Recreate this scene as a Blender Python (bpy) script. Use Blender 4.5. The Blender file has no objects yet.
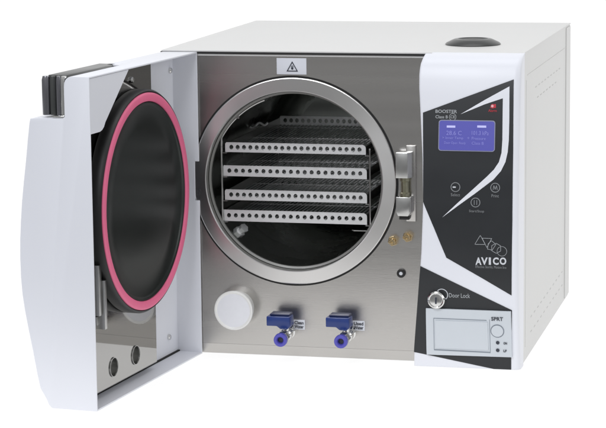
import bpy, bmesh, math, random
from mathutils import Vector, Matrix
from mathutils.geometry import tessellate_polygon
random.seed(4)
PI = math.pi
S = bpy.context.scene
COL = S.collection

# ------------------------------------------------------------------ camera
F, YAW, PIT, ROLL = 2361.39, 0.233512, 0.158474, -0.0106816
CP = Vector((0.982314, -3.273629, 0.748589))
fw = Vector((-math.sin(YAW)*math.cos(PIT), math.cos(YAW)*math.cos(PIT), -math.sin(PIT)))
r0 = fw.cross(Vector((0, 0, 1))).normalized(); u0 = r0.cross(fw)
rr = math.cos(ROLL)*r0 + math.sin(ROLL)*u0
uu = -math.sin(ROLL)*r0 + math.cos(ROLL)*u0
cam = bpy.data.objects.new('camera', bpy.data.cameras.new('camera'))
COL.objects.link(cam)
M = Matrix((rr, uu, -fw)).transposed().to_4x4(); M.translation = CP
cam.matrix_world = M
cam.data.sensor_width = 36; cam.data.lens = F/606*36; cam.data.clip_end = 100
cam.data.clip_start = 0.05
S.camera = cam

# measured dimensions of the appliance, metres
H, D, W = 0.4462, 0.5454, 0.5217
CX, CZ = 0.1914, 0.2582
HA = Vector((0.0505, -0.004, 0)); HU = Vector((-0.1095, -0.994, 0)); HN = Vector((-0.994, 0.1095, 0))

def at(px, py, n=(0, 1, 0), pt=(0, 0, 0)):
    """point of the plane (n, pt) seen at a pixel of the photograph: used to take measurements"""
    d = fw*F + rr*(px-303) - uu*(py-214); n = Vector(n); pt = Vector(pt)
    return CP + d*((pt-CP).dot(n)/d.dot(n))
def fy(px, py, y=0.0):
    p = at(px, py, (0, 1, 0), (0, y, 0)); return p.x, p.z
KN = [(-0.01, -.028), (0, -.030), (.03, -.0385), (.08, -.047), (.13, -.053), (.18, -.056), (.23, -.056), (.28, -.053),
      (.33, -.048), (.37, -.043), (.40, -.0385), (.42, -.034), (.432, -.029), (.439, -.022), (.4435, -.013), (.4462, .000), (.46, .01)]
def yf(z):
    z = max(-.01, min(.4599, z))
    for (a, b), (c, d) in zip(KN, KN[1:]):
        if z <= c: return b+(d-b)*(z-a)/(c-a)
    return KN[-1][1]
def on_panel(px, py):
    y = -.045
    for i in range(8):
        x, z = fy(px, py, y); y = yf(z)
    return x, z

# ------------------------------------------------------------------ materials
def nt(name):
    m = bpy.data.materials.new(name); m.use_nodes = True
    return m, m.node_tree, m.node_tree.nodes['Principled BSDF']
def mat(name, col, rough=.4, metal=0, noise=0.0, nscale=60, bump=0, bscale=400, coat=0, emit=0, ecol=None, spec=.5, stretch=None, rvar=.06, ior=None):
    m, t, b = nt(name)
    b.inputs['Base Color'].default_value = (*col, 1); b.inputs['Metallic'].default_value = metal
    b.inputs['Specular IOR Level'].default_value = spec
    b.inputs['Coat Weight'].default_value = coat; b.inputs['Coat Roughness'].default_value = .08
    tc = t.nodes.new('ShaderNodeTexCoord'); mp = t.nodes.new('ShaderNodeMapping')
    t.links.new(tc.outputs['Object'], mp.inputs['Vector'])
    if stretch: mp.inputs['Scale'].default_value = stretch
    n = t.nodes.new('ShaderNodeTexNoise'); n.inputs['Scale'].default_value = nscale; n.inputs['Detail'].default_value = 4
    t.links.new(mp.outputs[0], n.inputs['Vector'])
    r = t.nodes.new('ShaderNodeMapRange'); r.inputs['To Min'].default_value = max(.02, rough-rvar); r.inputs['To Max'].default_value = rough+rvar
    t.links.new(n.outputs['Fac'], r.inputs['Value']); t.links.new(r.outputs[0], b.inputs['Roughness'])
    if noise:
        mx = t.nodes.new('ShaderNodeMix'); mx.data_type = 'RGBA'
        mx.inputs[6].default_value = (*[c*(1-noise) for c in col], 1); mx.inputs[7].default_value = (*[min(1, c*(1+noise)) for c in col], 1)
        t.links.new(n.outputs['Fac'], mx.inputs[0]); t.links.new(mx.outputs[2], b.inputs['Base Color'])
    if bump:
        n2 = t.nodes.new('ShaderNodeTexNoise'); n2.inputs['Scale'].default_value = bscale; n2.inputs['Detail'].default_value = 3
        t.links.new(mp.outputs[0], n2.inputs['Vector'])
        bp = t.nodes.new('ShaderNodeBump'); bp.inputs['Strength'].default_value = bump; bp.inputs['Distance'].default_value = .0006
        t.links.new(n2.outputs['Fac'], bp.inputs['Height']); t.links.new(bp.outputs[0], b.inputs['Normal'])
    if emit:
        b.inputs['Emission Color'].default_value = (*(ecol or col), 1); b.inputs['Emission Strength'].default_value = emit
    return m
M_ = {}
M_['cab'] = mat('cabinet_paint', (.69, .69, .68), .42, bump=.12, bscale=900, noise=.015, nscale=9)
M_['pan'] = mat('panel_paint', (.80, .815, .872), .38, bump=.05, bscale=700, noise=.012, nscale=9)
M_['door'] = mat('door_paint', (.80, .815, .872), .38, bump=.05, bscale=700, noise=.012, nscale=9)
M_['steel'] = mat('brushed_steel', (.53, .515, .495), .26, 1, noise=.05, nscale=5, bump=.07, bscale=300, stretch=(.2, 1, 9), rvar=.05)
M_['ring'] = mat('turned_steel', (.66, .65, .64), .28, 1, noise=.04, nscale=14, rvar=.03)
def turned(m, an, rot=0.0):
    t = m.node_tree; b = t.nodes['Principled BSDF']; g = t.nodes.new('ShaderNodeTangent'); g.direction_type = 'RADIAL'; g.axis = 'Y'
    t.links.new(g.outputs[0], b.inputs['Tangent']); b.inputs['Anisotropic'].default_value = an; b.inputs['Anisotropic Rotation'].default_value = rot
turned(M_['ring'], .75)
M_['ring2'] = mat('satin_steel', (.55, .55, .54), .25, 1, noise=.05, nscale=50)
M_['chrome'] = mat('chrome', (.72, .72, .71), .12, 1, noise=.04, nscale=60)
M_['lip'] = mat('dull_steel', (.22, .22, .21), .5, .6, noise=.1)
M_['tray'] = mat('tray_steel', (.86, .865, .87), .36, .72, noise=.05, nscale=80)
M_['wire'] = mat('wire_steel', (.45, .45, .44), .3, 1, noise=.05)
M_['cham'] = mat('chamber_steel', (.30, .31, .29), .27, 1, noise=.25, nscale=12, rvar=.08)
M_['mirror'] = mat('polished_steel', (.36, .355, .345), .04, 1, noise=.03, nscale=6, rvar=.02)
M_['black'] = mat('black_rubber', (.012, .012, .012), .45, noise=.2)
M_['gap'] = mat('black_gap', (.006, .006, .006), .7)
M_['plate'] = mat('dark_plate_metal', (.030, .034, .032), .30, .5, noise=.2, nscale=7, rvar=.05)
M_['pink'] = mat('pink_silicone', (.80, .15, .29), .5, noise=.06, nscale=40)
M_['over'] = mat('black_overlay', (.014, .016, .019), .42, noise=.08, nscale=20)
M_['hand'] = mat('dark_handle_plastic', (.26, .26, .285), .16, .9, noise=.1)
M_['cap'] = mat('cap_plastic', (.05, .053, .052), .3, noise=.15, nscale=30)
M_['ink_w'] = mat('white_ink', (.62, .64, .68), .5)
M_['ink_g'] = mat('grey_ink', (.22, .23, .24), .5)
M_['ink_m'] = mat('mid_grey_ink', (.40, .42, .44), .5)
M_['ink_d'] = mat('dark_ink', (.03, .035, .05), .5)
M_['red'] = mat('red_ink', (.55, .03, .05), .5)
M_['warm'] = mat('pale_red_lens', (.8, .45, .48), .3)
M_['lcd'] = mat('lcd_blue', (.07, .07, .33), .25, emit=.20, ecol=(.20, .20, .70), coat=.3)
M_['lcdt'] = mat('lcd_text', (.2, .2, .5), .3, emit=.24, ecol=(.27, .27, .8))
M_['lcdb'] = mat('lcd_bright', (.5, .5, .8), .3, emit=.25, ecol=(.5, .5, .95))
M_['lcdf'] = mat('lcd_frame', (.30, .31, .42), .35)
M_['prn'] = mat('printer_plastic', (.60, .64, .685), .4, bump=.05, noise=.02)
M_['prnd'] = mat('printer_seam', (.22, .25, .29), .5)
M_['blue'] = mat('blue_plastic', (.011, .035, .18), .34, noise=.1, coat=.2)
M_['dblue'] = mat('dark_blue_plastic', (.012, .02, .08), .35)
M_['violet'] = mat('violet_collet', (.08, .075, .42), .3)
M_['brass'] = mat('brass', (.80, .62, .36), .16, 1, noise=.1)
M_['yel'] = mat('glass_olive', (.36, .35, .25), .25, .9, noise=.3, nscale=200)
M_['filt'] = mat('filter_white', (.80, .81, .85), .5, noise=.03, nscale=120, bump=.1, bscale=300)
M_['filr'] = mat('filter_rim', (.82, .82, .80), .35)
M_['lab'] = mat('label_white', (.72, .74, .80), .45)
M_['slot'] = mat('vent_shadow_grey', (.58, .58, .57), .6)

# ------------------------------------------------------------------ mesh helpers
ROOT_LOC = Vector((0.26, 0.25, 0))
def link(name, me, parent, world_off=None):
    o = bpy.data.objects.new(name, me); COL.objects.link(o)
    if parent: o.parent = parent
    return o
def wloc(o):
    v = Vector((0, 0, 0))
    while o: v += o.location; o = o.parent
    return v
def finish(name, bm, m, parent=None, ang=35, loc=None, bevel=0, segs=2, flat=()):
    """bm in world coordinates -> one mesh object whose origin sits at loc (or at the parent's origin)"""
    bmesh.ops.remove_doubles(bm, verts=bm.verts, dist=1e-6)
    if bevel:
        es = [e for e in bm.edges if len(e.link_faces) == 2 and e.calc_face_angle(0) > math.radians(30)]
        bmesh.ops.bevel(bm, geom=es, offset=bevel, segments=segs, profile=.5, affect='EDGES', clamp_overlap=True)
    bmesh.ops.recalc_face_normals(bm, faces=bm.faces)
    pw = wloc(parent) if parent else Vector((0, 0, 0))
    ow = Vector(loc) if loc is not None else pw
    for v in bm.verts: v.co -= ow
    me = bpy.data.meshes.new(name); bm.to_mesh(me); bm.free()
    for p in me.polygons: p.use_smooth = not (p.area > 2e-4 and any(abs(p.normal.dot(Vector(d))) > .9995 for d in flat))
    me.set_sharp_from_angle(angle=math.radians(ang))
    if isinstance(m, (list, tuple)):
        for k in m: me.materials.append(k)
    else: me.materials.append(m)
    o = link(name, me, parent); o.location = ow-pw
    return o
def box(bm, x0, x1, y0, y1, z0, z1, f=None):
    vs = [bm.verts.new(f(x, y, z) if f else (x, y, z)) for x in (x0, x1) for y in (y0, y1) for z in (z0, z1)]
    for q in ((0, 1, 3, 2), (4, 6, 7, 5), (0, 4, 5, 1), (2, 3, 7, 6), (0, 2, 6, 4), (1, 5, 7, 3)):
        bm.faces.new([vs[i] for i in q])
    return vs
def prism(bm, pts, fa, fb):
    """closed 2D outline pts; fa(p), fb(p) map it to the two end caps"""
    a = [bm.verts.new(fa(p)) for p in pts]; b = [bm.verts.new(fb(p)) for p in pts]
    n = len(pts)
    bm.faces.new(a); bm.faces.new(b[::-1])
    for i in range(n): bm.faces.new((a[i], b[i], b[(i+1) % n], a[(i+1) % n]))
def frame(o, ax):
    ax = Vector(ax).normalized()
    h = Vector((0, 0, 1)) if abs(ax.z) < .9 else Vector((1, 0, 0))
    e1 = h.cross(ax).normalized(); e2 = ax.cross(e1)
    return Vector(o), ax, e1, e2
def lathe(bm, prof, o, ax, n=96, closed=False, a0=0):
    """prof: list of (radius, distance along axis)"""
    o, ax, e1, e2 = frame(o, ax)
    rings = []
    for r, h in prof:
        if r < 1e-7: rings.append([bm.verts.new(o+ax*h)]); continue
        rings.append([bm.verts.new(o+ax*h+(e1*math.cos(a0+2*PI*i/n)+e2*math.sin(a0+2*PI*i/n))*r) for i in range(n)])
    prs = list(zip(rings, rings[1:]))
    if closed: prs.append((rings[-1], rings[0]))
    for A, B in prs:
        for i in range(n):
            j = (i+1) % n
            if len(A) == 1 and len(B) == 1: continue
            if len(A) == 1: bm.faces.new((A[0], B[i], B[j]))
            elif len(B) == 1: bm.faces.new((A[i], B[0], A[j]))
            else: bm.faces.new((A[i], B[i], B[j], A[j]))
def tube(bm, pts, r, n=8, cyc=False):
    pts = [Vector(p) for p in pts]; rings = []; N = len(pts); prev = None
    for k, p in enumerate(pts):
        if cyc: d = pts[(k+1) % N]-pts[k-1]
        else: d = pts[min(k+1, N-1)]-pts[max(k-1, 0)]
        d.normalize()
        if prev is None:
            h = Vector((0, 0, 1)) if abs(d.z) < .9 else Vector((1, 0, 0)); e1 = h.cross(d).normalized()
        else: e1 = (prev-d*prev.dot(d)).normalized()
        prev = e1; e2 = d.cross(e1)
        rings.append([bm.verts.new(p+(e1*math.cos(2*PI*i/n)+e2*math.sin(2*PI*i/n))*r) for i in range(n)])
    prs = list(zip(rings, rings[1:]))
    if cyc: prs.append((rings[-1], rings[0]))
    for A, B in prs:
        for i in range(n): bm.faces.new((A[i], B[i], B[(i+1) % n], A[(i+1) % n]))
    if not cyc: bm.faces.new(rings[0][::-1]); bm.faces.new(rings[-1])
def boolean(bm, cutters, op='DIFFERENCE'):
    """bm minus each cutter bmesh, evaluated with the exact solver; returns a new bmesh"""
    def tmp(b):
        bmesh.ops.recalc_face_normals(b, faces=b.faces)
        me = bpy.data.meshes.new('tmp'); b.to_mesh(me); b.free()
        o = bpy.data.objects.new('tmp', me); COL.objects.link(o); return o
    o = tmp(bm); cs = [tmp(c) for c in cutters]
    for c in cs:
        md = o.modifiers.new('b', 'BOOLEAN'); md.object = c; md.operation = op; md.solver = 'EXACT'
    dg = bpy.context.evaluated_depsgraph_get(); ev = o.evaluated_get(dg)
    me = bpy.data.meshes.new_from_object(ev)
    out = bmesh.new(); out.from_mesh(me)
    for x in [o]+cs:
        d = x.data; bpy.data.objects.remove(x); bpy.data.meshes.remove(d)
    bpy.data.meshes.remove(me)
    return out
def text_bm(s, bold=0.0):
    cu = bpy.data.curves.new('t', 'FONT'); cu.body = s; cu.size = 1; cu.offset = bold; cu.resolution_u = 3
    cu.fill_mode = 'BOTH'; cu.extrude = .02
    o = bpy.data.objects.new('t', cu); COL.objects.link(o)
    dg = bpy.context.evaluated_depsgraph_get()
    me = bpy.data.meshes.new_from_object(o.evaluated_get(dg))
    bm = bmesh.new(); bm.from_mesh(me)
    bpy.data.objects.remove(o); bpy.data.curves.remove(cu); bpy.data.meshes.remove(me)
    xs = [v.co.x for v in bm.verts]; ys = [v.co.y for v in bm.verts]
    x0, x1, y0, y1 = min(xs), max(xs), min(ys), max(ys)
    for v in bm.verts:
        v.co = Vector(((v.co.x-x0)/(x1-x0), (v.co.y-y0)/(y1-y0), 1 if v.co.z > 0 else 0))
    return bm
def merge(dst, src):
    me = bpy.data.meshes.new('m'); src.to_mesh(me); src.free(); dst.from_mesh(me); bpy.data.meshes.remove(me)

# relief on the bowed control panel: (x, z, height above the skin) -> world
def PM(x, z, h): return Vector((x, yf(z)-h, z))
def panel_poly(bm, pix, h0, h1, world=False, step=.012):
    pts = [p if world else on_panel(*p) for p in pix]
    b = bmesh.new()
    vs = [b.verts.new((x, 0, z)) for x, z in pts]
    for tr in tessellate_polygon([[Vector((x, z, 0)) for x, z in pts]]):
        try: b.faces.new([vs[i] for i in tr])
        except ValueError: pass
    z = .004
    while z < .45:
        bmesh.ops.bisect_plane(b, geom=b.verts[:]+b.edges[:]+b.faces[:], plane_co=(0, 0, z), plane_no=(0, 0, 1)); z += step
    ret = bmesh.ops.extrude_face_region(b, geom=b.faces[:])
    top = [g for g in ret['geom'] if isinstance(g, bmesh.types.BMVert)]
    ts = set(top)
    for v in b.verts:
        v.co = PM(v.co.x, v.co.z, h1 if v in ts else h0)
    merge(bm, b)
def panel_text(bm, s, x0, y0, x1, y1, h=.0006, bold=0.0):
    ax, az = on_panel(x0, y1); bx, bz = on_panel(x1, y0+(x1-x0)*.012)
    b = text_bm(s, bold)
    for v in b.verts:
        v.co = PM(ax+(bx-ax)*v.co.x, az+(bz-az)*v.co.y, .0002+h*v.co.z)
    merge(bm, b)
def panel_ring(bm, px, py, r0, r1, h0=.0002, h1=.0007, n=40, sides=None, rot=0):
    x, z = on_panel(px, py); n = sides or n
    A = []
    for r, h in ((r1, h0), (r1, h1), (r0, h1), (r0, h0)):
        A.append([bm.verts.new(PM(x+r*math.cos(rot+2*PI*i/n), z+r*math.sin(rot+2*PI*i/n), h)) for i in range(n)])
    for k in range(4):
        P, Q = A[k], A[(k+1) % 4]
        for i in range(n): bm.faces.new((P[i], Q[i], Q[(i+1) % n], P[(i+1) % n]))
def rrect(x0, x1, z0, z1, r, k=5):
    o = []
    for cx, cz, a in ((x1-r, z1-r, 0), (x0+r, z1-r, PI/2), (x0+r, z0+r, PI), (x1-r, z0+r, 1.5*PI)):
        for i in range(k+1): o.append((cx+r*math.cos(a+PI/2*i/k), cz+r*math.sin(a+PI/2*i/k)))
    return o

# ================================================================== AUTOCLAVE
root = bpy.data.objects.new('autoclave', None); COL.objects.link(root)
root.location = ROOT_LOC; root.empty_display_size = .05
root['label'] = 'white tabletop steam autoclave with open door, pink gasket and black control panel'
root['category'] = 'autoclave'

# ---- cabinet
bm = bmesh.new(); box(bm, 0.0, W, .0035, D, 0, H-.0018)
es = [e for e in bm.edges if all(abs(v.co.x-W) < 1e-6 and abs(v.co.y-D) < 1e-6 for v in e.verts) or all(abs(v.co.x) < 1e-6 for v in e.verts) and abs(e.verts[0].co.z-e.verts[1].co.z) > .1]
bmesh.ops.bevel(bm, geom=es, offset=.004, segments=4, profile=.5, affect='EDGES')
c = bmesh.new(); lathe(c, [(0, -.02), (.1345, -.02), (.1345, .45), (0, .45)], (CX, 0, CZ), (0, 1, 0), 96)
cabinet = finish('cabinet', boolean(bm, [c]), M_['cab'], root)
# lid sheet on top: folded edge, overhangs the front by a few millimetres
bm = bmesh.new()
box(bm, -.003, .3935, -.0045, .006, H-.0016, H)
box(bm, -.003, W+.0008, .006, D+.001, H-.0016, H)
finish('top_cover', bm, M_['cab'], cabinet)
bm = bmesh.new(); box(bm, -.0046, .3925, -.0049, .0034, .4414, H-.0017)
finish('cover_gap_shade', bm, M_['black'], cabinet, bevel=.0006)  # black strip stands in for the shade in the gap below the lid
# side skin seams and ventilation slits
bm = bmesh.new()
box(bm, W, W+.0005, .05, D-.02, .4105, .4115)
box(bm, W, W+.0012, D-.055, D-.003, .003, H-.004)
box(bm, W, W+.0003, .035, .0362, .02, .405)
finish('side_seam', bm, M_['cab'], cabinet)
def slit(y, z, l=.011, w=.0013):
    bm = bmesh.new(); box(bm, W-.0002, W+.0003, y-l/2, y+l/2, z-w/2, z+w/2)
    finish('ventilation_slit', bm, M_['slot'], cabinet)
for i in range(9): slit(.14+.034*i, .385, .014)
for i in range(7): slit(.16+.034*i, .368, .014)
for i in range(11): slit(.10+.036*i, .052, .012)
for i in range(11): slit(.10+.036*i, .030, .012)
# water tank cap on the top
bm = bmesh.new()
cc = at(473, 44.5, (0, 0, 1), (0, 0, H))
lathe(bm, [(0, .0), (.0400, .0), (.0405, .0012), (.0385, .0032), (.030, .0072), (.0285, .0078), (.0265, .0085), (.0225, .0088), (.0205, .0072), (.0185, .0066), (0, .0066)], (cc.x, cc.y, H), (0, 0, 1), 72)
cap = finish('tank_cap', bm, M_['cap'], root, loc=(cc.x, cc.y, H))
bm = bmesh.new(); lathe(bm, [(0, .0068), (.016, .0068), (.0150, .0078), (.006, .0086), (0, .0086)], (cc.x, cc.y, H), (0, 0, 1), 48)
finish('cap_knob', bm, M_['black'], cap)

# ---- steel front plate
bm = bmesh.new(); box(bm, .0045, .40, -.0008, .0036, .0155, .4385)
c = bmesh.new(); lathe(c, [(0, -.02), (.1528, -.02), (.1528, .03), (0, .03)], (CX, 0, CZ), (0, 1, 0), 128)
front = finish('front_plate', boolean(bm, [c]), M_['steel'], root)
bm = bmesh.new(); box(bm, .0005, .398, -.0022, .0034, .4386, .4413)
box(bm, .0005, .0044, -.0016, .0034, .001, .4385)
finish('front_trim', bm, M_['cab'], front)
bm = bmesh.new()
lathe(bm, [(.1495, .0018), (.1530, .0018), (.1530, .0030), (.1495, .0030)], (CX, 0, CZ), (0, 1, 0), 128, closed=True)
lathe(bm, [(.1506, -.0014), (.1529, -.0014), (.1529, .0017), (.1506, .0017)], (CX, 0, CZ), (0, 1, 0), 128, closed=True)
finish('flange_gap_shade', bm, M_['gap'], front)  # black rings put in as the dark of the open gap round the flange
bm = bmesh.new(); prism(bm, [(-.0008, .0153), (.0008, .0010), (.0036, .0010), (.0036, .0153)], lambda p: (.0045, *p), lambda p: (.40, *p))
finish('front_lower_bend', bm, M_['steel'], front)
# warning label
bm = bmesh.new()
x0, z0 = fy(277, 74.2); x1, z1 = fy(306.5, 58.3)
box(bm, x0, x1, -.0014, -.0009, z0, z1)
lab = finish('warning_label', bm, M_['lab'], front, bevel=.0002)
bm = bmesh.new()
tx, tz = fy(292.5, 67.2); R0, R1 = .0098, .0073
def tri(r): return [(tx+r*math.cos(a), tz-.0012+r*math.sin(a)) for a in (PI/2, PI/2+2*PI/3, PI/2+4*PI/3)]
O, I = tri(R0), tri(R1)
for k in range(3):
    j = (k+1) % 3
    prism(bm, [O[k], O[j], I[j], I[k]], lambda p: (p[0], -.0015, p[1]), lambda p: (p[0], -.0019, p[1]))
lathe(bm, [(0, -.0019), (.0017, -.0019), (.0017, -.0015), (0, -.0015)], (tx, 0, tz-.0018), (0, 1, 0), 20)
for dx in (-.0013, 0, .0013): box(bm, tx+dx-.00035, tx+dx+.00035, -.0018, -.0015, tz-.0004, tz+.0022+(.0008 if dx == 0 else 0))
finish('warning_symbol', bm, M_['ink_d'], lab)

# ---- turned chamber flange
bm = bmesh.new()
lathe(bm, [(.1503, .004), (.1503, -.0028), (.1498, -.0036), (.1488, -.0040), (.1318, -.0056), (.1306, -.0053), (.1299, -.0040), (.1298, .0010), (.1298, .0060), (.1330, .0060), (.1345, .004)], (CX, 0, CZ), (0, 1, 0), 160, closed=True)
ring = finish('chamber_flange', bm, M_['ring'], root, ang=14)
bm = bmesh.new()
lathe(bm, [(.1292, .0062), (.1262, .0075), (.1256, .0100), (.1270, .0120), (.1292, .0120)], (CX, 0, CZ), (0, 1, 0), 128, closed=True)
finish('inner_lip', bm, M_['lip'], ring, ang=50)
# ---- chamber
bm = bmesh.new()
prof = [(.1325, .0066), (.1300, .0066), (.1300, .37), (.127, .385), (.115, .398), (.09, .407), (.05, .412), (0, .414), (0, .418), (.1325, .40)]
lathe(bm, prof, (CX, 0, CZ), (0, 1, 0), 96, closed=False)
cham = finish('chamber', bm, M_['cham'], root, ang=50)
# hose fitting low on the left, wavy clip high on the left
bm = bmesh.new()
x, z = fy(239, 232, .034)
p = Vector((x, .034, z)); dr = Vector((.65, -.35, .5)).normalized()
lathe(bm, [(0, -.02), (.0055, -.02), (.0055, -.004), (.0085, -.004), (.0085, .004), (.0055, .004), (.0055, .010), (.007, .010), (.007, .014), (0, .014)], p, dr, 6)
finish('drain_fitting', bm, M_['tray'], cham, ang=20)
bm = bmesh.new()
pts = []
for k in range(25):
    f = k/24; px = 250+18*f; py = 127-4.5*f+1.8*math.sin(f*2*PI*1.5)
    x, z = fy(px, py, .20); pts.append((x, .20, z))
tube(bm, pts, .0018, 8)
finish('sensor_clip', bm, M_['tray'], cham)

# ---- control panel shell (bows forward in the middle, like the door)
def xl(z):
    t = [(0, .3712), (.02, .3725), (.06, .3765), (.10, .3805), (.17, .3868), (.24, .3895), (.30, .3880), (.36, .3842), (.40, .3812), (.42, .3805), (.432, .3815), (.4462, .3850)]
    for (a, b), (c_, d) in zip(t, t[1:]):
        if z <= c_: return b+(d-b)*(z-a)/(c_-a)
    return t[-1][1]
XR = W+.0022
zs = [0, .0012, .004]+[.004+.012*i for i in range(1, 35)]
zs = [z for z in zs if z < .418]+[.418, .424, .429, .433, .437, .440, .4425, .4443, .4454, .4461]
bm = bmesh.new(); rows = []
for z in zs:
    y = yf(z) + (.0012 if z == 0 else 0); row = []
    rb = .0030; r = .0085; a_, xr = xl(z), XR
    for i in range(5):
        a = PI+PI/2*i/4; row.append((a_+rb+rb*math.cos(a), y+rb+rb*math.sin(a), z))
    for i in range(9):
        a = -PI/2+PI/2*i/8; row.append((xr-r+r*math.cos(a), y+r+r*math.sin(a), z))
    yb = max(.0032, y+r+.002)
    row.append((xr, yb, z)); row.append((a_, yb, z))
    rows.append([bm.verts.new(q) for q in row])
n = len(rows[0])
for A, B in zip(rows, rows[1:]):
    for i in range(n): bm.faces.new((A[i], A[(i+1) % n], B[(i+1) % n], B[i]))
bm.faces.new(rows[0][::-1]); bm.faces.new(rows[-1])
panel = finish('control_panel', bm, M_['pan'], root, ang=40)

OH = .0007
bm = bmesh.new()
# outer black field of the keypad foil, minus the white swoosh laid over it
panel_poly(bm, [(423.0, 112.6), (513.8, 79.4), (513.2, 150), (512.4, 220), (511.6, 295.4), (483, 278.6), (446.4, 257.6), (434.5, 229), (423.2, 202), (423.3, 160)], .0001, OH)
panel_poly(bm, [(420.4, 266), (512, 310.2), (511.2, 369.6), (494, 368.9), (414, 351.8), (417, 310)], .0001, OH)
over = finish('keypad_foil', bm, M_['over'], panel)
bm = bmesh.new()
panel_poly(bm, [(460.5, 114.2), (485, 99.8), (509.6, 86.3), (509.4, 120), (508.9, 140), (507.8, 152), (505.5, 162), (501, 171), (493.5, 179.5), (476, 192.8), (459, 205), (442.4, 217.2),
                (457, 203.5), (473, 189.2), (487, 176.5), (494, 169.5), (499, 162), (501.6, 153), (502.5, 140), (502.7, 120), (503, 98.2), (485, 104.2)], OH+.00005, OH+.0004)
finish('white_swoosh', bm, M_['pan'], panel)
# lettering
bm = bmesh.new()
panel_text(bm, 'BOOSTER', 435.6, 109.6, 457.2, 112.8, bold=.012, h=.001)
panel_text(bm, 'Class B', 435.6, 115.2, 448, 118.2, bold=.008, h=.001)
panel_text(bm, 'CE', 450.5, 115.4, 455.2, 118.2, bold=.01, h=.001)
x_, z_ = on_panel(452.8, 116.9)
panel_ring(bm, 452.8, 116.9, .0044, .0050, OH, OH+.0004)
finish('model_lettering', bm, M_['ink_m'], panel)
for w_, q_ in (('Select', (451.0, 193.2, 460.2, 196.0)), ('Print', (491.6, 194.2, 499, 197.2)), ('Start/Stop', (469.2, 209.8, 484.2, 212.7))):
    bm = bmesh.new(); panel_text(bm, w_, *q_, h=.001)
    finish('key_lettering', bm, M_['ink_g'], panel)
for (px, py, kind) in ((455.6, 187, 0), (475.6, 202.4, 1), (495.3, 187.6, 2)):
    bm = bmesh.new(); panel_ring(bm, px, py, .0057, .0068, OH, OH+.0005)
    x, z = on_panel(px, py)
    b = finish('touch_key', bm, M_['ink_g'], panel)
    bm = bmesh.new()
    if kind == 0:
        panel_poly(bm, [(x-.0040, z+.0008), (x+.0004, z+.0008), (x+.0004, z-.0010), (x-.0040, z-.0010)], OH, OH+.0005, world=True); mm = M_['ink_w']
    elif kind == 1:
        for dx in (-.0022, .0014): panel_poly(bm, [(x+dx, z+.0034), (x+dx+.0009, z+.0034), (x+dx+.0009, z-.0034), (x+dx, z-.0034)], OH, OH+.0005, world=True)
        mm = M_['ink_g']
    else:
        panel_poly(bm, [(x-.0034, z-.0030), (x-.0024, z+.003), (x-.0014, z+.003), (x, z-.0008), (x+.0014, z+.003), (x+.0024, z+.003), (x+.0034, z-.0030), (x+.0024, z-.0030), (x+.0018, z+.0010), (x+.0004, z-.0026), (x-.0004, z-.0026), (x-.0018, z+.0010), (x-.0024, z-.0030)], OH, OH+.0005, world=True)
        mm = M_['ink_g']
    finish('key_symbol', bm, mm, panel)
# maker's emblem and word
bm = bmesh.new()
def strip(pts, w=.00055):
    pts = [Vector((p[0], p[1])) for p in pts]
    for a, b in zip(pts, pts[1:]+pts[:1]):
        d = (b-a).normalized(); nrm = Vector((-d.y, d.x))*w/2; a2, b2 = a-d*w*.4, b+d*w*.4
        panel_poly(bm, [tuple(a2+nrm), tuple(b2+nrm), tuple(b2-nrm), tuple(a2-nrm)], OH, OH+.0004, world=True, step=.05)
P = on_panel
strip([P(480.4, 235.2), P(474.9, 244.2), P(485.4, 244.4)])
strip([P(482.2, 238.0), P(491.8, 238.4), P(487.0, 247.4)])
strip([P(491.6, 240.6), P(496, 244.2), P(492.4, 250.0), P(487.6, 249.0), P(488.3, 243.6)])
hx, hz = P(496.3, 248.2)
strip([(hx+.0072*math.cos(a), hz+.0072*math.sin(a)) for a in [PI/6+k*PI/3 for k in range(6)]])
cx_, cz_ = P(502, 251.2)
strip([(cx_+.0068*math.cos(a), cz_+.0068*math.sin(a)) for a in [k*PI/14 for k in range(28)]])
finish('maker_emblem', bm, M_['ink_m'], panel)
bm = bmesh.new()
for ch, a, b in (('A', 475.6, 481.6), ('V', 481.2, 487.8), ('I', 488.9, 491.0), ('C', 493.0, 498.8), ('O', 499.8, 506.4)):
    panel_text(bm, ch, a, 257.3, b, 264.6, bold=.035, h=.001)
finish('maker_lettering', bm, M_['ink_w'], panel)
bm = bmesh.new(); panel_text(bm, 'Effective Steriliz. Motion line', 475.6, 265.7, 506.4, 267.7, h=.001)
finish('maker_tagline', bm, M_['ink_g'], panel)
# small red alarm mark
bm = bmesh.new(); panel_ring(bm, 492.9, 106.2, .0, .0030, OH, OH+.0006)
panel_poly(bm, [(489.8, 107.6), (496.0, 107.9), (496.0, 104.0), (494.9, 104.0)], OH-.0001, OH+.0003)
panel_text(bm, 'Alarm', 488.4, 109.2, 496.8, 111.8, h=.001)
finish('alarm_mark', bm, M_['red'], panel)
bm = bmesh.new(); panel_ring(bm, 492.5, 106.0, .00001, .0018, OH+.0007, OH+.0010)
finish('alarm_light', bm, M_['warm'], panel)

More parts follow.
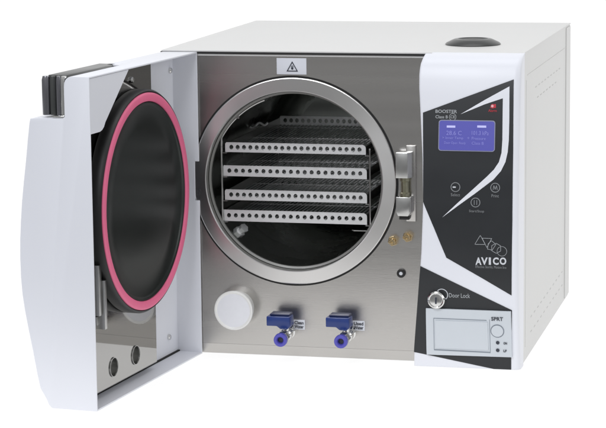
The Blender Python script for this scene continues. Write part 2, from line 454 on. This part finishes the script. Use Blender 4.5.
# ---- display
xa, za = on_panel(438.4, 150.6); xb, zb = on_panel(495.6, 120.6)
bm = bmesh.new(); panel_poly(bm, rrect(xa, xb, za, zb, .004), OH-.0003, OH+.0010, world=True)
disp = finish('display', bm, M_['lcdf'], root)
bm = bmesh.new(); panel_poly(bm, rrect(xa+.0012, xb-.0012, za+.0012, zb-.0012, .003), OH+.0011, OH+.0014, world=True)
finish('lcd_screen', bm, M_['lcd'], disp)
for (a, b) in ((447, 455.6), (477.5, 486.5)):
    bm = bmesh.new()
    xx, zz = on_panel(a, 127.4); x2, z2 = on_panel(b, 125.4)
    panel_poly(bm, [(xx, zz), (x2, zz), (x2, z2), (xx, z2)], OH+.0015, OH+.0018, world=True)
    finish('screen_heading', bm, M_['lcdb'], disp)
bm = bmesh.new()
panel_text(bm, '28.6 C', 446.5, 130.6, 462, 134.8, h=.0015); panel_text(bm, '101.3 kPa', 472, 130.8, 489, 134.8, h=.0015)
panel_text(bm, '> Inner Temp', 442.5, 136.4, 463.5, 139.4, h=.0015); panel_text(bm, 'Pressure', 472, 136.8, 486, 139.6, h=.0015)
panel_text(bm, 'Door Open  Ready', 444.5, 141.4, 466, 144.4, h=.0015); panel_text(bm, 'Class B', 472, 141.6, 484, 144.4, h=.0015)
panel_text(bm, '*', 467.6, 136.6, 469.8, 139.0, h=.0015)
for v in bm.verts: v.co.y -= .0008
finish('screen_readout', bm, M_['lcdt'], disp)

# ---- printer
xa, za = on_panel(427.2, 353.9); xb, zb = on_panel(511.2, 311.0)
x00, z00 = on_panel(426.4, 307.8)
PQ = [(xa, za), (xb, on_panel(511, 356.6)[1]), (xb, zb), (x00, z00)]
bm = bmesh.new(); panel_poly(bm, PQ, -.001, .0042, world=True)
prn = finish('printer', bm, M_['prn'], root)
bm = bmesh.new()
def pline(a, b, w=.0007, h0=.0040, h1=.0046):
    a, b = Vector(on_panel(*a)), Vector(on_panel(*b)); d = (b-a).normalized(); nn = Vector((-d.y, d.x))*w/2
    panel_poly(bm, [tuple(a+nn), tuple(b+nn), tuple(b-nn), tuple(a-nn)], h0, h1, world=True, step=.05)
pline((434, 317.6), (487, 319.8), .0009); pline((434.6, 349), (491, 351.8), .0016); pline((434.2, 318), (434.8, 349), .0006); pline((490, 319), (490.8, 351), .0006)
finish('paper_door_seam', bm, M_['prnd'], prn)
bm = bmesh.new(); panel_poly(bm, [on_panel(436, 319.8), on_panel(488, 321.5), on_panel(489, 349.4), on_panel(436.4, 347.2)], .0038, .0052, world=True)
finish('paper_door', bm, M_['prn'], prn)
bm = bmesh.new(); panel_ring(bm, 497.8, 330.4, .0088, .0097, .004, .0047)
finish('feed_button_rim', bm, M_['prnd'], prn)
bm = bmesh.new(); panel_ring(bm, 497.8, 330.4, .00001, .0084, .004, .0056)
finish('feed_button', bm, M_['prn'], prn)
for py in (342, 349.6):
    bm = bmesh.new(); panel_ring(bm, 498.2, py, .00001, .0025, .004, .0052)
    finish('indicator_lamp', bm, M_['ink_d'], prn)
for w_, q_ in (('SPRT', (491.8, 316.6, 503.4, 320.0)), ('ON', (504.0, 341.6, 507.4, 343.8)), ('LF', (504.0, 349.2, 507.0, 351.4))):
    bm = bmesh.new(); panel_text(bm, w_, *q_, bold=.012, h=.001)
    for v in bm.verts: v.co.y -= .0038
    finish('printer_lettering', bm, M_['ink_d'], prn)

# ---- door lock
x, z = on_panel(437, 299.3); y = yf(z)
bm = bmesh.new()
lathe(bm, [(0, -.002), (.0125, -.002), (.0130, .004), (.0122, .0075), (.0105, .0090), (.0090, .0082), (.0085, .0086), (0, .0092)], (x, y, z), (0, -1, .03), 48)
lock = finish('door_lock', bm, M_['chrome'], root, ang=30)
bm = bmesh.new(); box(bm, x-.0011, x+.0011, y-.0102, y-.0088, z-.0048, z+.0048)
finish('key_slot', bm, M_['ink_d'], lock)
bm = bmesh.new(); panel_ring(bm, 442.0, 294.6, .0078, .0088, OH, OH+.0006)
finish('lock_ring_mark', bm, M_['ink_w'], lock)
bm = bmesh.new(); panel_text(bm, 'Door Lock', 449.2, 293.4, 470.0, 297.2, h=.001)
finish('lock_lettering', bm, M_['ink_m'], lock)

# ---- latch striker on the front plate
bm = bmesh.new()
x0, z1 = fy(396.5, 153, -.02); x1, z0 = fy(411.5, 222, -.02)
x0, x1 = fy(396, 180, -.02)[0], fy(409.5, 180, -.02)[0]
zt, zm1, zm2, zb_ = fy(400, 152.5, -.02)[1], fy(400, 178, -.02)[1], fy(400, 197, -.02)[1], fy(400, 216, -.02)[1]
box(bm, x0+.0115, x1+.0060, -.0048, -.0006, zb_-.010, zt+.008)
latch = finish('door_latch', bm, M_['steel'], root, bevel=.0008)
bm = bmesh.new(); prism(bm, [(x0, -.0235), (x1-.002, -.0235), (x1+.003, -.016), (x1+.003, -.0046), (x0+.003, -.0046), (x0, -.010)], lambda p: (p[0], p[1], zm1), lambda p: (p[0], p[1], zt))
finish('latch_block', bm, M_['ring2'], latch, bevel=.0008)
bm = bmesh.new(); zz = [zm2, zm2-.003, zb_+.005, zb_]
prism(bm, [(x0+.003, zb_), (x0, zb_+.006), (x0, zm2), (x1+.002, zm2), (x1+.002, zb_+.006), (x1-.002, zb_)], lambda p: (p[0], -.0225, p[1]), lambda p: (p[0]+.002, -.0046, p[1]))
finish('latch_block', bm, M_['ring2'], latch, bevel=.0008)
bm = bmesh.new(); box(bm, x0+.0035, x1-.0015, -.0160, -.0046, zb_-.006, zb_-.0005)
finish('latch_foot', bm, M_['black'], latch, bevel=.0008)
bm = bmesh.new(); xm = (x0+x1)/2+.0018
lathe(bm, [(0, zm2-.001), (.0072, zm2-.001), (.0072, zm2+.005), (.0058, zm2+.006), (.0058, zm1-.006), (.0072, zm1-.005), (.0072, zm1+.001), (0, zm1+.001)], (xm, -.013, 0), (0, 0, 1), 32)
finish('latch_roller', bm, M_['yel'], latch, ang=30)

# ---- brass test ports
for px, py in ((392.8, 241.0), (407.6, 237.0)):
    x, z = fy(px, py, -.008)
    bm = bmesh.new(); lathe(bm, [(0, .0), (.0076, .0), (.0076, .0072), (.0068, .0082), (0, .0082)], (x, -.0009, z), (0, -1, 0), 6, a0=.3)
    o = finish('brass_port', bm, M_['brass'], root, ang=20)
    bm = bmesh.new(); lathe(bm, [(0, .0083), (.0042, .0083), (.0042, .0120), (.0034, .0130), (.0022, .0130), (.0020, .0105), (0, .0105)], (x, -.0009, z), (0, -1, 0), 24)
    finish('port_nipple', bm, M_['brass'], o)
x, z = fy(401, 273.5, -.004)
bm = bmesh.new(); lathe(bm, [(.0028, .0), (.0062, .0), (.0062, .0035), (.0050, .0048), (.0034, .0048), (.0028, .0035)], (x, -.0009, z), (0, -1, 0), 32, closed=True)
o = finish('reset_button', bm, M_['black'], root)
bm = bmesh.new(); lathe(bm, [(0, 0), (.0026, 0), (.0026, .0040), (0, .0046)], (x, -.0009, z), (0, -1, 0), 24)
finish('button_centre', bm, M_['ink_w'], o)

# ---- air filter
x, z = fy(233.6, 310.5, -.024)
bm = bmesh.new(); lathe(bm, [(0, .0), (.0250, .0), (.0262, .010), (.0285, .019), (.0290, .0225), (.0285, .0245), (.0268, .0250), (.0256, .0242), (.0240, .0236)], (x, -.0009, z), (0, -1, 0), 72)
flt = finish('air_filter', bm, M_['filr'], root)
bm = bmesh.new(); lathe(bm, [(.0254, .0238), (.0235, .0238), (.012, .0247), (0, .0250)], (x, -.0009, z), (0, -1, 0), 64)
finish('filter_face', bm, M_['filt'], flt)

# ---- two water valves
def valve(pb, pc, hbox, labbox, words):
    bx, bz = fy(*pb, 0)
    nx, nz = fy(*pc, -.062)
    base = Vector((bx, -.0009, bz)); tip = Vector((nx, -.062, nz)); ax = (tip-base).normalized(); L = (tip-base).length
    bm = bmesh.new()
    lathe(bm, [(0, 0), (.0095, 0), (.0095, .005), (.0072, .0062), (.0072, .012), (.0088, .013), (.0088, .026), (.0068, .028), (.0068, .032), (0, .032)], base, ax, 40)
    v = finish('water_valve', bm, M_['chrome'], root, ang=30)
    bm = bmesh.new(); lathe(bm, [(0, .0325), (.0092, .0325), (.0092, .0420), (.0086, .0435), (.0090, L-.010), (0, L-.010)], base, ax, 6)
    finish('hex_nut', bm, M_['chrome'], v, ang=20)
    bm = bmesh.new(); lathe(bm, [(.0040, L-.0098), (.0092, L-.0098), (.0099, L-.0060), (.0096, L-.0010), (.0085, L), (.0055, L), (.0042, L-.002)], base, ax, 40, closed=True)
    c_ = finish('collet', bm, M_['violet'], v, ang=30)
    bm = bmesh.new(); lathe(bm, [(0, L-.0060), (.0041, L-.0060), (.0041, L-.0070), (0, L-.0070)], base, ax, 24)
    finish('tube_bore', bm, M_['ink_d'], v)
    hy0, hy1 = -.040, -.022
    ax0, az0 = fy(hbox[0], hbox[3], -.044); ax1, az1 = fy(hbox[2], hbox[1], -.044)
    bm = bmesh.new(); prism(bm, [(ax0, az0+.002), (ax0, az1), (ax1, az1), (ax1+.001, az0+.002), (ax1-.004, az0-.003), ((ax0+ax1)/2+.003, az0-.002), ((ax0+ax1)/2-.002, az0+.002)], lambda p: (p[0], hy0-.004, p[1]), lambda p: (p[0]+.001, hy1, p[1]))
    finish('valve_handle', bm, M_['blue'], v, bevel=.0012)
    bm = bmesh.new(); box(bm, ax0+.004, ax1-.001, hy0+.001, hy1+.004, az1+.0003, az1+.0030)
    finish('handle_top', bm, M_['dblue'], v, bevel=.0008)
    bm = bmesh.new(); mid = base+ax*.024
    lathe(bm, [(0, -.004), (.0048, -.004), (.0048, .014), (0, .014)], mid, (0.05, 0, 1), 20)
    finish('valve_stem', bm, M_['chrome'], v)
    x0, z0 = fy(labbox[0], labbox[3], -.001); x1, z1 = fy(labbox[2], labbox[1], -.001)
    bm = bmesh.new(); box(bm, x0, x1, -.0014, -.0009, z0, z1)
    lb = finish('valve_label', bm, M_['lab'], front)
    bm = bmesh.new()
    for w, f0, f1, e0, e1 in ((words[0], .54, .88, .1, .9), (words[1], .12, .46, .1, .9)):
        b = text_bm(w, .02)
        for q in b.verts: q.co = Vector((x0+(x1-x0)*(e0+(e1-e0)*q.co.x), -.0015-.0004*q.co.z, z0+(z1-z0)*(f0+(f1-f0)*q.co.y)))
        merge(bm, b)
    finish('label_lettering', bm, M_['ink_d'], lb)
valve((289.6, 331.0), (280, 340.5), (266.4, 317.2, 289.2, 327.2), (293.5, 320, 304.8, 329.2), ('Clean', 'Water'))
valve((350.2, 332.4), (340.4, 342), (325.6, 318.4, 348.6, 328.4), (352.8, 321, 364.6, 330.2), ('Used', 'Water'))

# ================================================================== DOOR
def DP(s, t, z): return HA + HU*s + HN*t + Vector((0, 0, z))
SL, ZT = .3725, .4440
def LTs(s): return .0200
LT = LTs(.22)
prof = [(0, 0), (.0655, 0), (.0700, .004), (.0735, .012), (.0820, .026), (.0860, .045), (.0914, .076), (.0970, .105), (.1015, .130), (.1045, .152), (.1060, .175), (.1063, .200), (.1056, .225),
        (.1036, .252), (.1011, .278), (.0975, .305), (.0936, .332), (.0905, .357), (.0868, .383), (.0800, .408), (.0720, .425), (.0640, .436), (.0560, .4425), (.0500, ZT), (0, ZT)]
bm = bmesh.new(); prism(bm, prof, lambda p: DP(0, *p), lambda p: DP(SL, *p))
c1 = bmesh.new(); box(c1, .0022, SL-.0022, -.02, .0380, .0022, ZT-.0020, DP)           # pan
nz0, nt0 = .3885, .0360
notch = [(nt0, nz0+.003), (nt0+.003, nz0), (.0745, nz0), (.10, nz0-.0022), (.12, nz0-.0022), (.12, .47), (.02, .47), (.02, ZT+.001), (.0260, ZT+.0003), (.0300, ZT-.0012), (.0333, ZT-.0040), (.0353, ZT-.008), (nt0, ZT-.014)]
c2 = bmesh.new(); prism(c2, notch, lambda p: DP(.188+max(0, .04-(p[0]-nt0))*.5, *p), lambda p: DP(SL+.02, *p))
c3 = bmesh.new(); box(c3, -.01, .006, -.02, .0065, .2275, .2850, DP)
bm = boolean(bm, [c1, c2, c3])
door = finish('door', bm, M_['door'], root, ang=32, bevel=.0011, flat=(HU, HN, (0, 0, 1)))
# stiffening gusset in the upper free corner
bm = bmesh.new(); prism(bm, [(SL-.0028, ZT-.0026), (.243, ZT-.0026), (.3225, .3795), (.3270, .3740), (.3330, .3705), (.3400, .3690), (SL-.0028, .3690)], lambda p: DP(p[0], .0008, p[1]), lambda p: DP(p[0], .0022, p[1]))
finish('gusset', bm, M_['door'], door)
bm = bmesh.new(); box(bm, .0030, SL-.0030, .0345, .0379, .0023, .0040, DP)
finish('liner_gap_shade', bm, M_['gap'], door)  # black strip drawn as the shaded gap between liner and bottom flange
# polished inner liner with two round openings
LS0 = at(153.5, 200, HN, HA+HN*LT); LS0 = (LS0-HA).dot(HU)
bm = bmesh.new(); box(bm, LS0, SL-.0060, LT, .0379, .0125, ZT-.0060, DP)
cs = []
for px, py in ((113.5, 367), (135.5, 355)):
    q = at(px, py, HN, HA+HN*LT)
    q = at(px, py, HN, HA+HN*LTs(.2)); c = bmesh.new(); lathe(c, [(0, -.01), (.0128, -.01), (.0128, .012), (0, .012)], q, HN, 40); cs.append(c)
bm = boolean(bm, cs)
liner = finish('door_liner', bm, M_['mirror'], door, ang=20)
for px, py in ((113.5, 367), (135.5, 355)):
    q = at(px, py, HN, HA+HN*LTs(.2))
    bm = bmesh.new(); lathe(bm, [(.0127, -.0014), (.0136, -.0014), (.0136, -.0001), (.0126, -.0001), (.0122, .0105), (0, .0105), (0, .0115), (.0125, .0115)], q, HN, 40)
    finish('grommet', bm, M_['wire'], door)
# screws
for px, py in ((131, 80), (169.5, 70.5), (168.5, 337)):
    q = at(px, py, HN, HA+HN*(LT if px < 150 else .0379)); ax = -HN
    bm = bmesh.new(); lathe(bm, [(0, 0), (.0042, 0), (.0042, .0022), (.0030, .0036), (0, .0038)], q, ax, 24)
    finish('screw', bm, M_['chrome'], door)
# pressure plate with pink gasket
pc = DP(.1940, 0, .2550); IN = -HN
bm = bmesh.new()
lathe(bm, [(0, -.0199), (.060, -.0199), (.1350, -.0199), (.1500, -.0190), (.1530, -.0165), (.1530, -.0030), (.1515, .0004), (.1500, -.0012), (.1372, -.0012), (.1368, .0006), (.1350, .0004), (.1335, -.0010), (.1310, -.0030), (.105, -.0030), (.060, -.0015), (.025, -.0010), (0, -.0010)], pc, IN, 160)
plate = finish('pressure_plate', bm, M_['plate'], door, ang=40)
bm = bmesh.new()
lathe(bm, [(.1533, -.0185), (.1545, -.0165), (.1545, -.0025), (.1520, .0008), (.1508, .0008), (.1508, .0003), (.1514, .0003), (.1531, -.0028), (.1531, -.0163)], pc, IN, 160, closed=True)
finish('plate_rim', bm, M_['black'], plate, ang=40)
bm = bmesh.new()
lathe(bm, [(.1378, -.0011), (.1498, -.0011), (.1498, .0014), (.1488, .0024), (.1460, .0029), (.1410, .0029), (.1388, .0024), (.1379, .0014)], pc, IN, 160, closed=True)
finish('gasket', bm, M_['pink'], plate, ang=50)
# lock bracket beside the plate
bm = bmesh.new()
def pz(px, py, t): return at(px, py, HN, HA+HN*t)
def dco(v): d = v-HA; return d.dot(HU), v.z
s0, zA = dco(pz(97, 268, .012)); s1, zB = dco(pz(103.5, 328, .012))
s0, s1 = s1, s0
box(bm, s0+.002, s0+.0095, .005, LT-.0002, zB, zA-.018, DP)
box(bm, s0+.0105, s0+.020, .008, LT-.0004, zB+.02, zA+.004, DP)
box(bm, s0+.003, s0+.016, .014, LT-.0006, zB+.006, zB+.018, DP)
finish('lock_bracket', bm, M_['wire'], door, bevel=.0006)
# grip in the cut-away corner
bm = bmesh.new()
hp = [(.0368, nz0+.0045), (.0700, nz0+.0040), (.0735, nz0+.012), (.0720, .4200), (.0700, .4350), (.0660, .4440), (.0400, .4440), (.0368, .4400)]
prism(bm, hp, lambda p: DP(.195, *p), lambda p: DP(.3560, *p))
grip = finish('door_handle', bm, M_['cap'], door, bevel=.0012)
for t, r, mk in ((.0672, .0056, 'hand'), (.0572, .0042, 'cap'), (.0492, .0036, 'hand'), (.0418, .0045, 'chrome')):  # dark and bright materials alternate to paint in reflection bands across the grip
    bm = bmesh.new(); q = DP(.3600, t, 0)
    lathe(bm, [(0, nz0+.0036), (r, nz0+.0036), (r*1.05, nz0+.0200), (r*1.05, .4380), (r*.8, .4430), (0, .4434)], q, (0, 0, 1), 28)
    finish('handle_flute', bm, M_[mk], grip, ang=40)
bm = bmesh.new(); box(bm, .30, .3690, .0385, .0560, nz0+.0003, nz0+.0034, DP)
finish('handle_base', bm, M_['chrome'], grip, bevel=.0006)

# ================================================================== TRAY RACK and TRAYS
YR = .0135
def hz(px, py, y=YR): return fy(px, py, y)
rk = bpy.data.objects.new('tray_rack', None); COL.objects.link(rk)
XA = hz(223, 185)[0]; XB = hz(370.5, 185)[0]
ZB0 = hz(222, 226.5)[1]; ZT0 = hz(222, 146)[1]
rk.location = ((XA+XB)/2, .18, ZB0)
rk['label'] = 'thin wire rack holding the four trays inside the dark round chamber'; rk['category'] = 'rack'
wr = .0013
ytr = [(.012, .013)]
TR = [((225.2, 144.0), (365.8, 153.4)), ((223, 167.2), (366.8, 177.6)), ((225, 191.4), (367, 201.6)), ((222.6, 211.8), (367, 222.8))]
TZ = []
for (a, b) in TR:
    z0 = hz((a[0]+b[0])/2, b[1])[1]; z1 = hz((a[0]+b[0])/2, a[1])[1]; TZ.append((z0, z1))
for X, sg in ((XA, -1), (XB, 1)):
    bm = bmesh.new()
    for y in (YR-.004, .35): tube(bm, [(X, y, ZB0+(.004)), (X, y, ZB0+.06), (X, y, ZT0-.001)], wr)
    tube(bm, [(X, YR-.004, ZT0), (X, .18, ZT0), (X, .35, ZT0)], wr)
    finish('upright', bm, M_['wire'], rk)
    for z0, z1 in TZ:
        bm = bmesh.new()
        box(bm, min(X, X-sg*.007), max(X, X-sg*.007), YR-.003, .35, z0-.0016, z0-.0006)
        box(bm, X-.0005, X+.0005, YR-.0025, .35, z0-.0006, z0+.004)
        finish('rail', bm, M_['wire'], rk)
bm = bmesh.new(); y = .349
tube(bm, [(XA+.0005, y, ZB0+.004), (XA+.003, y, ZB0+.0005), (XA+.03, y, ZB0+.0005), (XB-.03, y, ZB0+.0005), (XB-.003, y, ZB0+.0005), (XB-.0005, y, ZB0+.004)], wr)
finish('cross_wire', bm, M_['wire'], rk)
for X, sg in ((XB, -1),):
    bm = bmesh.new(); y = YR-.004
    tube(bm, [(X, y, ZB0+.006), (X+sg*.0008, y, ZB0+.0015), (X+sg*.004, y, ZB0), (X+sg*.024, y, ZB0), (X+sg*.027, y+.004, ZB0)], .0009)
    finish('foot_wire', bm, M_['lip'], rk)
bm = bmesh.new()
arc = [(XA, YR-.004, ZT0)]
for k in range(15):
    a = math.radians(151-k*2.9); arc.append((CX-.002+.1235*math.cos(a), YR-.004, CZ+.1235*math.sin(a)))
tube(bm, arc, wr)
box(bm, arc[7][0]-.003, arc[7][0]+.004, YR-.0055, YR-.002, arc[7][2]-.001, arc[7][2]+.003)
finish('guide_wire', bm, M_['wire'], rk)

def perf(bm, x0, x1, z0, z1, y0, y1, n, rx, rz, zc):
    """upright strip with a row of n round holes"""
    pw = (x1-x0)/n; K = 16
    for i in range(n):
        a, b = x0+pw*i, x0+pw*(i+1); cx = (a+b)/2
        out = []; inn = []
        for k in range(K):
            an = 2*PI*k/K; c_, s_ = math.cos(an), math.sin(an)
            inn.append((cx+rx*c_, zc+rz*s_))
            m = max(abs(c_), abs(s_)); u, v = c_/m, s_/m
            out.append((cx+u*pw/2, (zc+v*(z1-zc)) if v > 0 else (zc+v*(zc-z0))))
        L = [[bm.verts.new((p[0], y, p[1])) for p in q] for y in (y0, y1) for q in (out, inn)]
        o0, i0, o1, i1 = L
        for k in range(K):
            j = (k+1) % K
            bm.faces.new((o0[k], o0[j], i0[j], i0[k])); bm.faces.new((o1[k], i1[k], i1[j], o1[j]))
            bm.faces.new((i0[k], i0[j], i1[j], i1[k]))
    # close the outer edge
    bmesh.ops.remove_doubles(bm, verts=bm.verts, dist=1e-6)
YE = .345
labels = ['perforated steel tray at the top of the rack, fully visible rear lip',
          'perforated steel tray second from the top in the chamber rack',
          'perforated steel tray third from the top, above the lowest one',
          'perforated steel tray at the bottom of the rack, above the dark chamber floor']
for k, ((a, b), (z0, z1)) in enumerate(zip(TR, TZ)):
    xa = hz(a[0], (a[1]+b[1])/2)[0]; xb = hz(b[0], (a[1]+b[1])/2)[0]
    t = bpy.data.objects.new('instrument_tray', None); COL.objects.link(t)
    t.location = ((xa+xb)/2, (YR+YE)/2, z0)
    t['label'] = labels[k]; t['category'] = 'tray'; t['group'] = 'perforated trays stacked in the rack'
    nh = (21, 20, 21, 20)[k]
    for y0, nm in ((YR, 'front_lip'), (YE-.001, 'rear_lip')):
        bm = bmesh.new(); m_ = .0045
        zc = (z0+z1)/2+.0004
        perf(bm, xa+m_, xb-m_, z0, z1, y0, y0+.001, nh, .00300, .0035 if k == 0 else .0034, zc)
        # solid ends and a rolled top edge
        zr = z1-.004
        prism(bm, [(xa, z0), (xa+m_, z0), (xa+m_, z1), (xa+.0015, z1), (xa, z1-.0015)], lambda p: (p[0], y0, p[1]), lambda p: (p[0], y0+.001, p[1]))
        prism(bm, [(xb, z0), (xb-m_, z0), (xb-m_, z1), (xb-.003, z1), (xb-.001, z1-.0015), (xb, z1-.004)], lambda p: (p[0], y0, p[1]), lambda p: (p[0], y0+.001, p[1]))
        box(bm, xa+.0015, xb-.0035, y0-.0008, y0+.0014, z1-.0004, z1+.0006)
        finish(nm, bm, M_['tray'], t, ang=30)
    for x, sg in ((xa, 1), (xb, -1)):
        bm = bmesh.new(); box(bm, min(x+sg*.0002, x+sg*.0012), max(x+sg*.0002, x+sg*.0012), YR+.0012, YE-.0012, z0, z1-.002)
        finish('side_lip', bm, M_['wire'], t)
    bm = bmesh.new()
    nb = 34; pw = (xb-xa-.004)/nb
    for i in range(nb+1):
        x = xa+.002+pw*i
        box(bm, x-.0013, x+.0013, YR+.0012, YE-.0012, z0+.0002, z0+.0009)
    for j in range(3):
        y = YR+.03+j*.13
        box(bm, xa+.0015, xb-.0015, y-.0012, y+.0012, z0+.0010, z0+.0014)
    finish('slotted_floor', bm, M_['tray'], t)

# ================================================================== SETTING: white sweep, glow added to keep it pure white and wash out shadows
m, tr, b = nt('glowing_white')
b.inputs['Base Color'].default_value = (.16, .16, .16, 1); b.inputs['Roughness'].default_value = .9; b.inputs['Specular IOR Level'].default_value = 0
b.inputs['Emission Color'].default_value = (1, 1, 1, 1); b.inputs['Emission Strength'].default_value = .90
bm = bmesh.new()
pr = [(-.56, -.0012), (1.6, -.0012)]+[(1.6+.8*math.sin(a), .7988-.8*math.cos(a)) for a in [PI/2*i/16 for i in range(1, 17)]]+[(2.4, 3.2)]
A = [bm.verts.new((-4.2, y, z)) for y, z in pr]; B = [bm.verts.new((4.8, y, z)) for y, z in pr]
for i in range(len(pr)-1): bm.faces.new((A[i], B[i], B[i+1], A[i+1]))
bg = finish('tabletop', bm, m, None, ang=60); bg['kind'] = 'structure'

# ================================================================== LIGHT
w = bpy.data.worlds.new('World'); S.world = w; w.use_nodes = True
wt = w.node_tree; wb = wt.nodes['Background']
tc = wt.nodes.new('ShaderNodeTexCoord'); sp = wt.nodes.new('ShaderNodeSeparateXYZ'); wt.links.new(tc.outputs['Generated'], sp.inputs[0])
cr = wt.nodes.new('ShaderNodeValToRGB'); mr = wt.nodes.new('ShaderNodeMapRange')
mr.inputs['From Min'].default_value = -1; mr.inputs['From Max'].default_value = 1
wt.links.new(sp.outputs['Z'], mr.inputs[0]); wt.links.new(mr.outputs[0], cr.inputs[0])
e = cr.color_ramp.elements
e[0].position = 0; e[0].color = (.20, .20, .20, 1); e[1].position = 1; e[1].color = (.55, .55, .56, 1)
for p, v in ((.38, .24), (.46, .30), (.52, .26), (.62, .42)):
    q = e.new(p); q.color = (v*.98, v*.99, v, 1)
nz = wt.nodes.new('ShaderNodeTexNoise'); nz.inputs['Scale'].default_value = 7; nz.inputs['Detail'].default_value = 1.5
mpw = wt.nodes.new('ShaderNodeMapping'); mpw.inputs['Scale'].default_value = (1.6, 1.6, .8); mpw.inputs['Location'].default_value = (.35, .2, .1)
wt.links.new(tc.outputs['Generated'], mpw.inputs[0]); wt.links.new(mpw.outputs[0], nz.inputs['Vector'])
m2 = wt.nodes.new('ShaderNodeMapRange'); m2.inputs['From Min'].default_value = .32; m2.inputs['From Max'].default_value = .68; m2.inputs['To Min'].default_value = .50; m2.inputs['To Max'].default_value = 1.5
wt.links.new(nz.outputs['Fac'], m2.inputs[0])
vm = wt.nodes.new('ShaderNodeVectorMath'); vm.operation = 'SCALE'
wt.links.new(cr.outputs[0], vm.inputs[0]); wt.links.new(m2.outputs[0], vm.inputs['Scale'])
wt.links.new(vm.outputs[0], wb.inputs['Color']); wb.inputs['Strength'].default_value = 1.0
def area(name, loc, tgt, sx, sy, power, col=(1, 1, 1)):
    l = bpy.data.lights.new(name, 'AREA'); l.shape = 'RECTANGLE'; l.size = sx; l.size_y = sy; l.energy = power; l.color = col
    o = bpy.data.objects.new(name, l); COL.objects.link(o); o.location = loc
    o.rotation_euler = (Vector(tgt)-Vector(loc)).to_track_quat('-Z', 'Y').to_euler()
area('overhead_softbox', (.3, -.1, 2.6), (.25, .1, .2), 1.8, 1.4, 14)
area('front_softbox', (-.4, -3.0, 2.3), (.25, 0, .2), 1.6, 1.2, 60, (.94, .96, 1))
area('side_softbox', (3.2, -.6, 1.5), (.4, .2, .2), 1.2, 1.4, 11)

v = S.view_settings; v.view_transform = 'Standard'; v.look = 'None'; v.exposure = 0; v.gamma = 1
S.render.engine = 'CYCLES'; S.cycles.max_bounces = 10; S.cycles.glossy_bounces = 6
